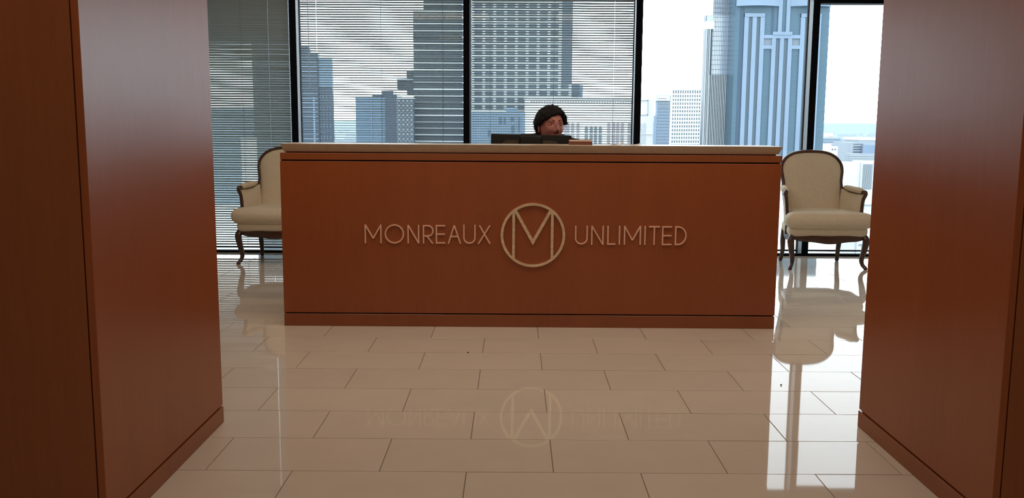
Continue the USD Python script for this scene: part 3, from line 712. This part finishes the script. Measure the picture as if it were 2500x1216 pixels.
# blue office block low in the leftmost window and the white house before it
t = bld('office_block', 'blue-grey office block low behind the leftmost blind', Y=350, l=440, r=617)
part(t, 'body', bx_px(440, 617, 262, 350, 30, 300), 'haze_blue')
part(t, 'floor_bands', [bx_px(440, 617, y, 350, 1, 300, y + 2, grow=.3) for y in range(268, 620, 14)], 'grey_facade', kind='stuff')
part(t, 'base', bx_px(440, 617, 500, 350, 1, 510, grow=.6), 'white_concrete')
t = bld('office_block', 'narrow white block beside the left armchair back, outside the leftmost window', Y=260, l=588, r=624)
part(t, 'body', bx_px(588, 622, 336, 260, 2, 340), 'white_concrete')
part(t, 'cornice', bx_px(587, 623, 334, 260, 2, 340, 337, grow=.4), 'pale_concrete')
# stepped tower at the left edge of the second window
t = bld('stepped_tower', 'stepped blue-grey tower at the left edge of the second window', Y=480, l=715, r=812)
part(t, 'body', bx_px(716, 777.5, 129, 480, 4, 200), 'slate_glass')
part(t, 'penthouse', [bx_px(716, 757, 120, 480.5, 3, 125, 129.5), bx_px(716, 754, 113.5, 481, 2, 118, 120.5)], 'slate_glass')
part(t, 'side_wing', bx_px(777.5, 812, 143, 481, 3, 240), 'slate_glass')
part(t, 'glass_crown', bx_px(777.6, 811.8, 143.5, 480.9, 1, 200, 214, grow=.2), 'sky_glass', label='pale glass upper storeys')
part(t, 'light_seam', bx_px(765, 770, 235, 480, 1, 290, 620, grow=.3), 'blue_granite')
wn = []
for k, y in enumerate(np.arange(218, 560, 14.2)):
    for x in (783.5, 791.5, 799.5, 807.5): wn += [bx_px(x - .9, x + .9, y, 481, .5, 300, y + 3, grow=.3), bx_px(x - .9, x + .9, y + 5, 481, .5, 300, y + 8, grow=.3)]
part(t, 'window_reveals', wn, 'blue_granite', kind='stuff')
part(t, 'floor_bands', [bx_px(716, 777.5, y, 480, 1, 250, y + 2.2, grow=.2) for y in np.arange(140, 600, 11.)], 'blue_granite', kind='stuff')
# flat-roofed blue block in the middle of the second window
t = bld('office_block', 'flat-roofed blue block with a dark penthouse, middle of the second window', Y=560, l=869, r=969)
part(t, 'body', bx_px(869, 941, 237, 560, 40, 300), 'sky_glass')
part(t, 'side_wing', bx_px(941, 969.5, 236, 559, 41, 300), 'slate_glass')
part(t, 'roof_deck', bx_px(909, 969, 231, 561, 25, 234, 237.2), 'slate_glass')
part(t, 'penthouse', bx_px(932.5, 960, 221.5, 562, 18, 228, 231.2), 'slate_glass')
part(t, 'floor_bands', [bx_px(869, 941, y, 560, 1, 300, y + 2.2, grow=.2) for y in np.arange(243, 700, 9.)], 'blue_granite', kind='stuff')
part(t, 'pier', bx_px(906, 908.5, 238, 560, 1, 300, grow=.4), 'blue_granite')
# lattice block
t = bld('lattice_block', 'block with a white diamond lattice across its front, second window from the left', Y=440, l=970, r=1012)
part(t, 'body', bx_px(970, 1010, 240, 440, 6, 300), 'slate_glass')
lat = []
xl, xr, zt = at(970, 300, 440)[0], at(1010, 300, 440)[0], at(990, 241, 440)[2]
cw = (xr - xl) / 4; chh = cw * 1.15
for i in range(4):
    for j in range(12):
        xc, zc = xl + (i + .5) * cw, zt - (j + .5) * chh
        for sg in (-1, 1):
            m = box(-.13, .13, -.3, 0, -cw * .60, cw * .60); m.apply_transform(trimesh.transformations.rotation_matrix(sg * math.radians(41), [0, 1, 0])); m.apply_translation([xc, 439.98, zc]); lat.append(m)
part(t, 'lattice', lat, 'pale_concrete', kind='stuff')
part(t, 'parapet', bx_px(969.5, 1010.5, 239, 440, 6, 240, 241, grow=.6), 'pale_concrete')
# banded dark tower, right half of the second window
t = bld('banded_tower', 'tall dark tower with pale floor bands, right half of the second window', Y=450, l=1009, r=1143)
part(t, 'body', bx_px(1009.5, 1141, 27, 450, 10, 150), 'dark_tower')
part(t, 'upper_body', bx_px(1034, 1141, -120, 452, 7, 20, 27.2), 'dark_tower')
part(t, 'step', bx_px(993, 1009.6, 174, 451, 8, 185, 232), 'dark_tower')
part(t, 'step', bx_px(969.5, 993.1, 193, 451.5, 8, 205, 218), 'dark_tower')
part(t, 'ledge', bx_px(969.5, 1010, 193, 451, 8, 205, 197, grow=.5), 'grey_facade')
for y in np.arange(-6, 420, 15.9): part(t, 'floor_band', bx_px(1009.5, 1143, y, 450, .5, 200, y + 2.9, grow=.6), 'pale_concrete')
# checkered tower in the third window
t = bld('office_tower', 'pale concrete tower with a grid of wide dark windows, third window behind the receptionist', Y=520, l=1152, r=1396)
part(t, 'body', bx_px(1128, 1396, -100, 520, 45, 200), 'pale_concrete')
part(t, 'low_wing', bx_px(1396, 1423, 206, 521, 40, 215), 'sky_glass')
part(t, 'wing_cap', bx_px(1396, 1423.5, 206, 520.5, 41, 215, 209), 'pale_concrete')
part(t, 'end_wall', bx_px(1370.5, 1396, -60, 520, .5, 200, 205, grow=.35), 'slate_glass', label='dark glass end bay')
r0 = 206.7
for j in range(-13, 6):
    y = r0 + 16.46 * j
    for i in range(-1, 10):
        x = 1158.6 + 26.38 * i
        if i == 8 and j < 0: continue
        if i == 9 and j not in (0, 1): continue
        part(t, 'window', bx_px(x, x + 18.6, y, 520, .4, 200, y + 9.6, grow=.3), 'slate_glass')
# light-blue block in front of it
t = bld('office_block', 'light blue glass block low in the third window, left of the receptionist', Y=400, l=1155, r=1282)
part(t, 'body', bx_px(1150, 1282, 274, 400, 30, 300), 'sky_glass')
part(t, 'parapet', [bx_px(1150, 1236, 271, 400, 30, 300, 274.2, grow=.3)], 'pale_concrete')
part(t, 'plant_room', bx_px(1232, 1262, 263, 404, 15, 268, 274.3), 'sky_glass')
part(t, 'fins', [bx_px(x, x + 1.1, 276, 400, .5, 310, grow=.5) for x in np.arange(1152, 1282, 6.2)], 'blue_granite', kind='stuff')
for a, b, c_, d in ((1219, 1224, 287, 303), (1231, 1234, 287, 303), (1246, 1254, 287, 296), (1265, 1270, 288, 304), (1249, 1255, 306, 324), (1266, 1269, 306, 322), (1192, 1197, 318, 332), (1207, 1210, 326, 340)):
    part(t, 'window', bx_px(a, b, c_, 400, .5, 310, d, grow=.55), 'deep_blue_glass')
# cream block with arched slits
t = bld('arched_block', 'low cream stone block with tall arched slits, behind the right edge of the third blind', Y=470, l=1282, r=1600)
part(t, 'body', bx_px(1282, 1594, 239.5, 470, 40, 300), 'cream_stone')
part(t, 'cornice', bx_px(1281, 1562, 238, 470, 40, 245, 241.5, grow=.8), 'white_concrete')
part(t, 'attic_windows', [bx_px(x, x + 3.2, 246, 470, .5, 250, 251, grow=.2) for x in np.arange(1296, 1556, 6.4)], 'pink_grey', kind='stuff')
def slit(xc, w_, top, bot, mat):
    xl, xr = at(xc - w_ / 2, 320, 470)[0], at(xc + w_ / 2, 320, 470)[0]; zt_, zb_ = at(xc, top, 470)[2], at(xc, bot, 470)[2]
    r_ = (xr - xl) / 2; g_ = Polygon([(xl, zb_), (xr, zb_)] + [((xl + xr) / 2 + r_ * math.cos(a), zt_ - r_ + r_ * math.sin(a)) for a in np.linspace(0, math.pi, 12)])
    part(t, 'arched_window', extrude_xz(g_, 470.1, .4), mat)
for xs_, mat in (((1380, 1387, 1398, 1411), 'pink_grey'), ((1431.5, 1443.5, 1454, 1465.5), 'dark_window'), ((1486, 1498, 1508, 1519, 1536), 'pink_grey'), ((1563, 1572.5), 'sign_grey')):
    for xc in xs_:
        top = 308 if mat == 'dark_window' else 300
        slit(xc, 7.2, top, 325.5, mat); slit(xc, 7.2, 327.5, 372, mat)
part(t, 'string_course', bx_px(1282, 1594, 325.8, 470, .5, 326, 327.3, grow=.5), 'white_concrete')
part(t, 'attic_frame', [bx_px(1563, 1582, 244, 470, .5, 260, 246, grow=.5), bx_px(1563, 1582, 279, 470, .5, 260, 281.5, grow=.5), bx_px(1580, 1582.5, 244, 470, .5, 260, 281, grow=.5)], 'sign_grey')
# slim blue office with a sign
t = bld('office_block', 'slim blue-grey office block with a white roof sign, right of the third window post', Y=900, l=1597, r=1635)
part(t, 'body', bx_px(1604, 1635, 232, 900, 12, 300), 'blue_granite')
part(t, 'low_wing', bx_px(1598, 1604.2, 283, 900, 8, 300), 'blue_granite')
part(t, 'roof_frame', bx_px(1604, 1636, 232, 899, 12, 240, 246.5), 'sign_grey')
sg = part(t, 'sign', bx_px(1605.5, 1632.5, 235, 899, .5, 240, 245.5, grow=.5), 'white_concrete', label='white roof sign')
xa, za = at(1609, 240.6, 898.3)[0], at(1609, 240.6, 898.3)[2]; xb, xc = at(1611.5, 240.6, 898.3)[0], at(1629, 240.6, 898.3)[0]
part(sg, 'logo', [extrude_xz(Point(xa, za).buffer(.62).difference(Point(xa, za).buffer(.36)), 898.45, .2)] + [box(u, u + .52, 898.25, 898.45, za - .28, za + .28) for u in np.arange(xb, xc - .5, .72)], 'dark_window')
for y in np.arange(248.5, 380, 7.55):
    part(t, 'floor_band', bx_px(1604.5, 1634.5, y, 900, .5, 300, y + 2.6, grow=.4), 'grey_facade')
part(t, 'window_lights', [bx_px(x, x + 2.6, y, 899.5, .4, 300, y + 2.6, grow=.25) for y in (250.5, 258) for x in np.arange(1607, 1632, 4.6)], 'pale_concrete', kind='stuff')
# white office slab with small square windows
t = bld('office_slab', 'white office slab with rows of small dark windows, left of the striped glass tower', Y=950, l=1637, r=1730)
part(t, 'body', bx_px(1636.5, 1740, 213.5, 950, 10, 290), 'white_concrete')
wn = []
for j in range(17):
    y = 220.4 if j == 0 else 222.6 + 9.26 * j
    for i in range(16):
        x = 1641.2 + 5.83 * i; wn.append(bx_px(x, x + 2.7, y, 950, .4, 290, y + (7.2 if j == 0 else 5.2), grow=.3))
part(t, 'small_windows', wn, 'dark_window', kind='stuff')

# the striped glass tower
YT = 420.
t = bld('striped_tower', 'big blue glass tower with pale vertical stripes, in the bare window right of the desk', Y=YT, l=1711, r=2018)
def xr_(p): return at(p, 180, YT)[0]
def zr(p): return at(1880, p, YT)[2]
def plate(l, r, top, bot, y=YT, th=.8, dep=1.): return box(xr_(l), xr_(r), y - th, y + dep, ZG if bot is None else zr(bot), zr(top))
part(t, 'glass_shaft', box(xr_(1791), xr_(2018), YT, YT + 45, ZG, zr(16)), 'blue_glass')
part(t, 'upper_shaft', box(xr_(1791), xr_(2018), YT + .2, YT + 44, zr(16), zr(-80)), 'blue_glass')
for a, b in ((1811.7, 1821.9), (1831.0, 1841.4), (1850.3, 1860.6), (1948.0, 1958.4), (1967.4, 1977.6), (1987, 1997.2)): part(t, 'stripe', plate(a, b, 33, None), 'blue_granite')
for a, b in ((1811.7, 1860.6), (1948.0, 1997.2)): part(t, 'lintel', plate(a, b, 33, 42, th=1.0), 'blue_granite')
for a, b in ((1880, 1889.8), (1899.5, 1909.4), (1919, 1929)): part(t, 'stripe', plate(a, b, 86, None), 'blue_granite')
part(t, 'lintel', plate(1860.6, 1948, 85.5, 94, th=.9), 'blue_granite')
part(t, 'lintel', plate(1881, 1928, 78, 85.6, th=1.2), 'blue_granite')
for a, b in ((1860.6, 1880), (1929, 1948)): part(t, 'lintel', plate(a, b, 111, 119.8, th=.8), 'blue_granite'); part(t, 'bay_panel', plate(a, b, 94, 111, th=.2), 'grey_facade')
for a, b in ((1821.9, 1831), (1841.4, 1850.3), (1889.8, 1899.5), (1909.4, 1919), (1958.4, 1967.4), (1977.6, 1987)): part(t, 'slot_glazing', plate(a, b, 42 if a < 1860 or a > 1950 else 94, None, th=.15), 'slot_glass', label='grey glazing between stripes')
for a, b in ((1801.5, 1811.7), (1877, 1884)): part(t, 'dark_bay', plate(a, b, 18, None if a < 1850 else 78, th=.12), 'deep_blue_glass')
for a, b in ((1893, 1902), (1912, 1921)): part(t, 'pilaster', plate(a, b, -60, 78, th=1.0), 'blue_granite')
part(t, 'slot_glazing', plate(1902, 1912, -60, 78, th=.3), 'blue_glass')
for a, b in ((1791, 1893), (1921, 2018)):
    xa, xb, n_ = xr_(a), xr_(b), 20
    F, Bk = np.zeros((n_ + 1, 2, 3)), np.zeros((n_ + 1, 2, 3))
    for i in range(n_ + 1):
        u = i / n_; yy = YT - 1.2 - 3.0 * math.sin(math.pi * u)
        for j, z in enumerate((zr(16), zr(-2))): F[i, j] = (xa + (xb - xa) * u, yy, z); Bk[i, j] = (xa + (xb - xa) * u, YT + 1, z)
    part(t, 'curved_band', slab_between(F, Bk), 'blue_granite')
part(t, 'floor_joints', [box(xr_(1791), xr_(2018), YT - .1, YT + .2, zr(y), zr(y - .40)) for y in np.arange(22, 700, 12.4)], 'sky_glass', kind='stuff')
# its left wing, set back
YG_ = YT + 14
def xw(p): return at(p, 180, YG_)[0]
def zw(p): return at(1750, p, YG_)[2]
part(t, 'wing', box(xw(1719.5), xw(1791.3), YG_, YG_ + 5, ZG, zw(38)), 'deep_blue_glass')
part(t, 'upper_wing', box(xw(1736), xw(1791.3), YG_ + .3, YG_ + 5, zw(38), zw(-80)), 'silver_glass')
part(t, 'silver_glazing', box(xw(1736), xw(1780), YG_ - .3, YG_ + .2, zw(183), zw(38)), 'silver_glass', label='bright mirror glazing')
part(t, 'glazing_bars', [box(xw(x) - .10, xw(x) + .10, YG_ - .45, YG_ - .2, zw(183), zw(-60)) for x in np.arange(1738, 1780, 4.)] + [box(xw(1736), xw(1780), YG_ - .42, YG_ - .2, zw(y), zw(y) + .25) for y in np.arange(-50, 183, 11.6)], 'grey_facade', kind='stuff')
for x in np.arange(1731.6, 1777, 3.95): part(t, 'fin', box(xw(x), xw(x + 1.95), YG_ - .8, YG_ + .3, ZG, zw(183)), 'pale_concrete')
for a, b, top in ((1719.5, 1722.5, 70), (1724, 1726, 70), (1727.5, 1730.5, 70), (1777.5, 1781.5, 42), (1783, 1785.8, 42), (1787.3, 1791.5, 16)): part(t, 'corner_pier', box(xw(a), xw(b), YG_ - 1.4, YG_ + .3, ZG, zw(top)), 'pale_concrete')
part(t, 'pier_cap', box(xw(1719.2), xw(1737), YG_ - 1.5, YG_ + 4, zw(72), zw(52)), 'white_concrete'); part(t, 'pier_cap', box(xw(1720.5), xw(1737), YG_ - 1., YG_ + 4, zw(52), zw(39)), 'sign_grey')
part(t, 'pier_cap', box(xw(1777), xw(1792), YG_ - 1.7, YG_ + 2, zw(42), zw(20)), 'white_concrete')

# low city to the right
def low(name, label, l, r, top, Y, depth, mat, extra=()):
    t = bld(name, label, Y=Y, l=l, r=r); part(t, 'body', bx_px(l, r, top, Y, depth, top), mat)
    for nm, (a, b, c_, d), mt_ in extra: part(t, nm, bx_px(a, b, c_, Y, .5, top, d, grow=.5), mt_)
    return t
low('warehouse', 'long white warehouse far off, just right of the striped tower', 2000, 2034, 324.5, 1700, 60, 'hazed_facade', [('roof_edge', (2000, 2034.5, 324, 334), 'white_concrete')])
low('office_block', 'grey-blue low block below the far white warehouse', 2003, 2052, 336, 1300, 60, 'hazed_facade', [('window_band', (2003, 2052, y, y + 2), 'sky_glass') for y in (340, 346, 352)])
low('white_house', 'white flat-roofed block above the right armchair back, nearest the striped tower', 2004, 2030, 352, 800, 30, 'white_concrete', [('window', (2005 + 5 * k, 2007 + 5 * k, 362, 367), 'hazed_facade') for k in range(4)])
low('white_house', 'lower white block with two small windows, right of its taller white neighbour', 2030.5, 2045.5, 358, 765, 25, 'white_concrete', [('window', (2031, 2034, 363, 367), 'dark_window'), ('window', (2038, 2040.5, 363, 367), 'dark_window'), ('roof_line', (2030, 2045, 380, 381), 'hazed_facade')])
low('office_block', 'mid grey block between the white blocks and the terraced building', 2045, 2071, 352, 905, 40, 'hazed_facade', [('window', (2049 + 8 * k, 2052 + 8 * k, 378, 384), 'blue_granite') for k in range(3)])
low('office_block', 'slim pale block beside the terraced building', 2060, 2074, 344, 1150, 30, 'blue_granite', [('roof_edge', (2059.5, 2074.5, 343, 345.5), 'white_concrete')])
t = bld('terraced_building', 'grey terraced building with long bands of windows, by the right wall pier', Y=840, l=2078, r=2145)
part(t, 'body', bx_px(2080, 2160, 349, 840, 50, 350), 'hazed_facade'); part(t, 'roof', bx_px(2098, 2160, 337, 845, 40, 340, 349.2), 'hazed_facade'); part(t, 'roof_edge', bx_px(2097, 2160, 336.5, 844.5, 42, 340, 342.5), 'white_concrete')
part(t, 'block_wing', bx_px(2107.5, 2160, 354.5, 836, 4, 360, 374.5), 'blue_granite')
for y in (351, 357.5, 363.5, 370): part(t, 'window_band', bx_px(2083, 2107, y, 840, .5, 360, y + 2.4, grow=.4), 'deep_blue_glass' if y > 352 else 'dark_window')
part(t, 'podium', bx_px(2073, 2160, 375, 830, 12, 380), 'hazed_facade')
for y in (380, 385.5, 390.5): part(t, 'podium_band', bx_px(2073, 2160, y, 830, .5, 380, y + 1.2, grow=.4), 'pale_concrete')
t = bld('exhibition_hall', 'large white flat-roofed hall below, with a grey louvred panel, outside the rightmost window', Y=520, l=1990, r=2140)
part(t, 'body', bx_px(1985, 2101, 397, 520, 14, 430), 'white_concrete'); part(t, 'body', bx_px(2101, 2180, 394.5, 519, 14, 430), 'white_concrete')
part(t, 'louvre_frame', bx_px(2106, 2129, 401, 519, .5, 430, 462, grow=.3), 'blue_granite')
for x in np.arange(2107, 2128, 2.35): part(t, 'louvre', bx_px(x, x + 1.3, 402, 518.7, .4, 430, 461, grow=.3), 'pale_concrete')
part(t, 'vent', [bx_px(2096, 2102, 488, 519, .4, 490, 496, grow=.4)], 'hazed_facade'); part(t, 'ledge', bx_px(2090, 2180, 499.5, 519, .4, 500, 501, grow=1.0), 'hazed_facade')
part(t, 'vent', [bx_px(2096 + 5 * k, 2100 + 5 * k, 596, 519, .4, 600, 600.5, grow=.4) for k in range(3)], 'hazed_facade')
# far suburbs: too many to count
fr = random.Random(3); far = []
for _ in range(900):
    Y = 900 * 10 ** fr.uniform(.40, 1.0); X = fr.uniform(-.75, .75) * Y
    w_, d_, h_ = fr.uniform(12, 90), fr.uniform(12, 50), fr.uniform(5, 26)
    far.append(box(X, X + w_, Y, Y + d_, ZG, ZG + h_))
solo('distant_suburb', far, 'hazed_facade', 'hazy sprawl of low roofs reaching to the horizon', 'city', kind='stuff')
# haze over the far city
M['far_haze'] = usdkit.material(stage, '/World/Looks/far_haze', {'v': ('principled_volume', {'density': .00017, 'color': (.47, .58, .68), 'anisotropy': .0})}, [], volume='v.volume')
solo('haze', box(-26000, 26000, 1800, 40000, ZG + .5, 1.0), 'far_haze', 'pale haze hanging over the distant city', 'haze', kind='stuff')
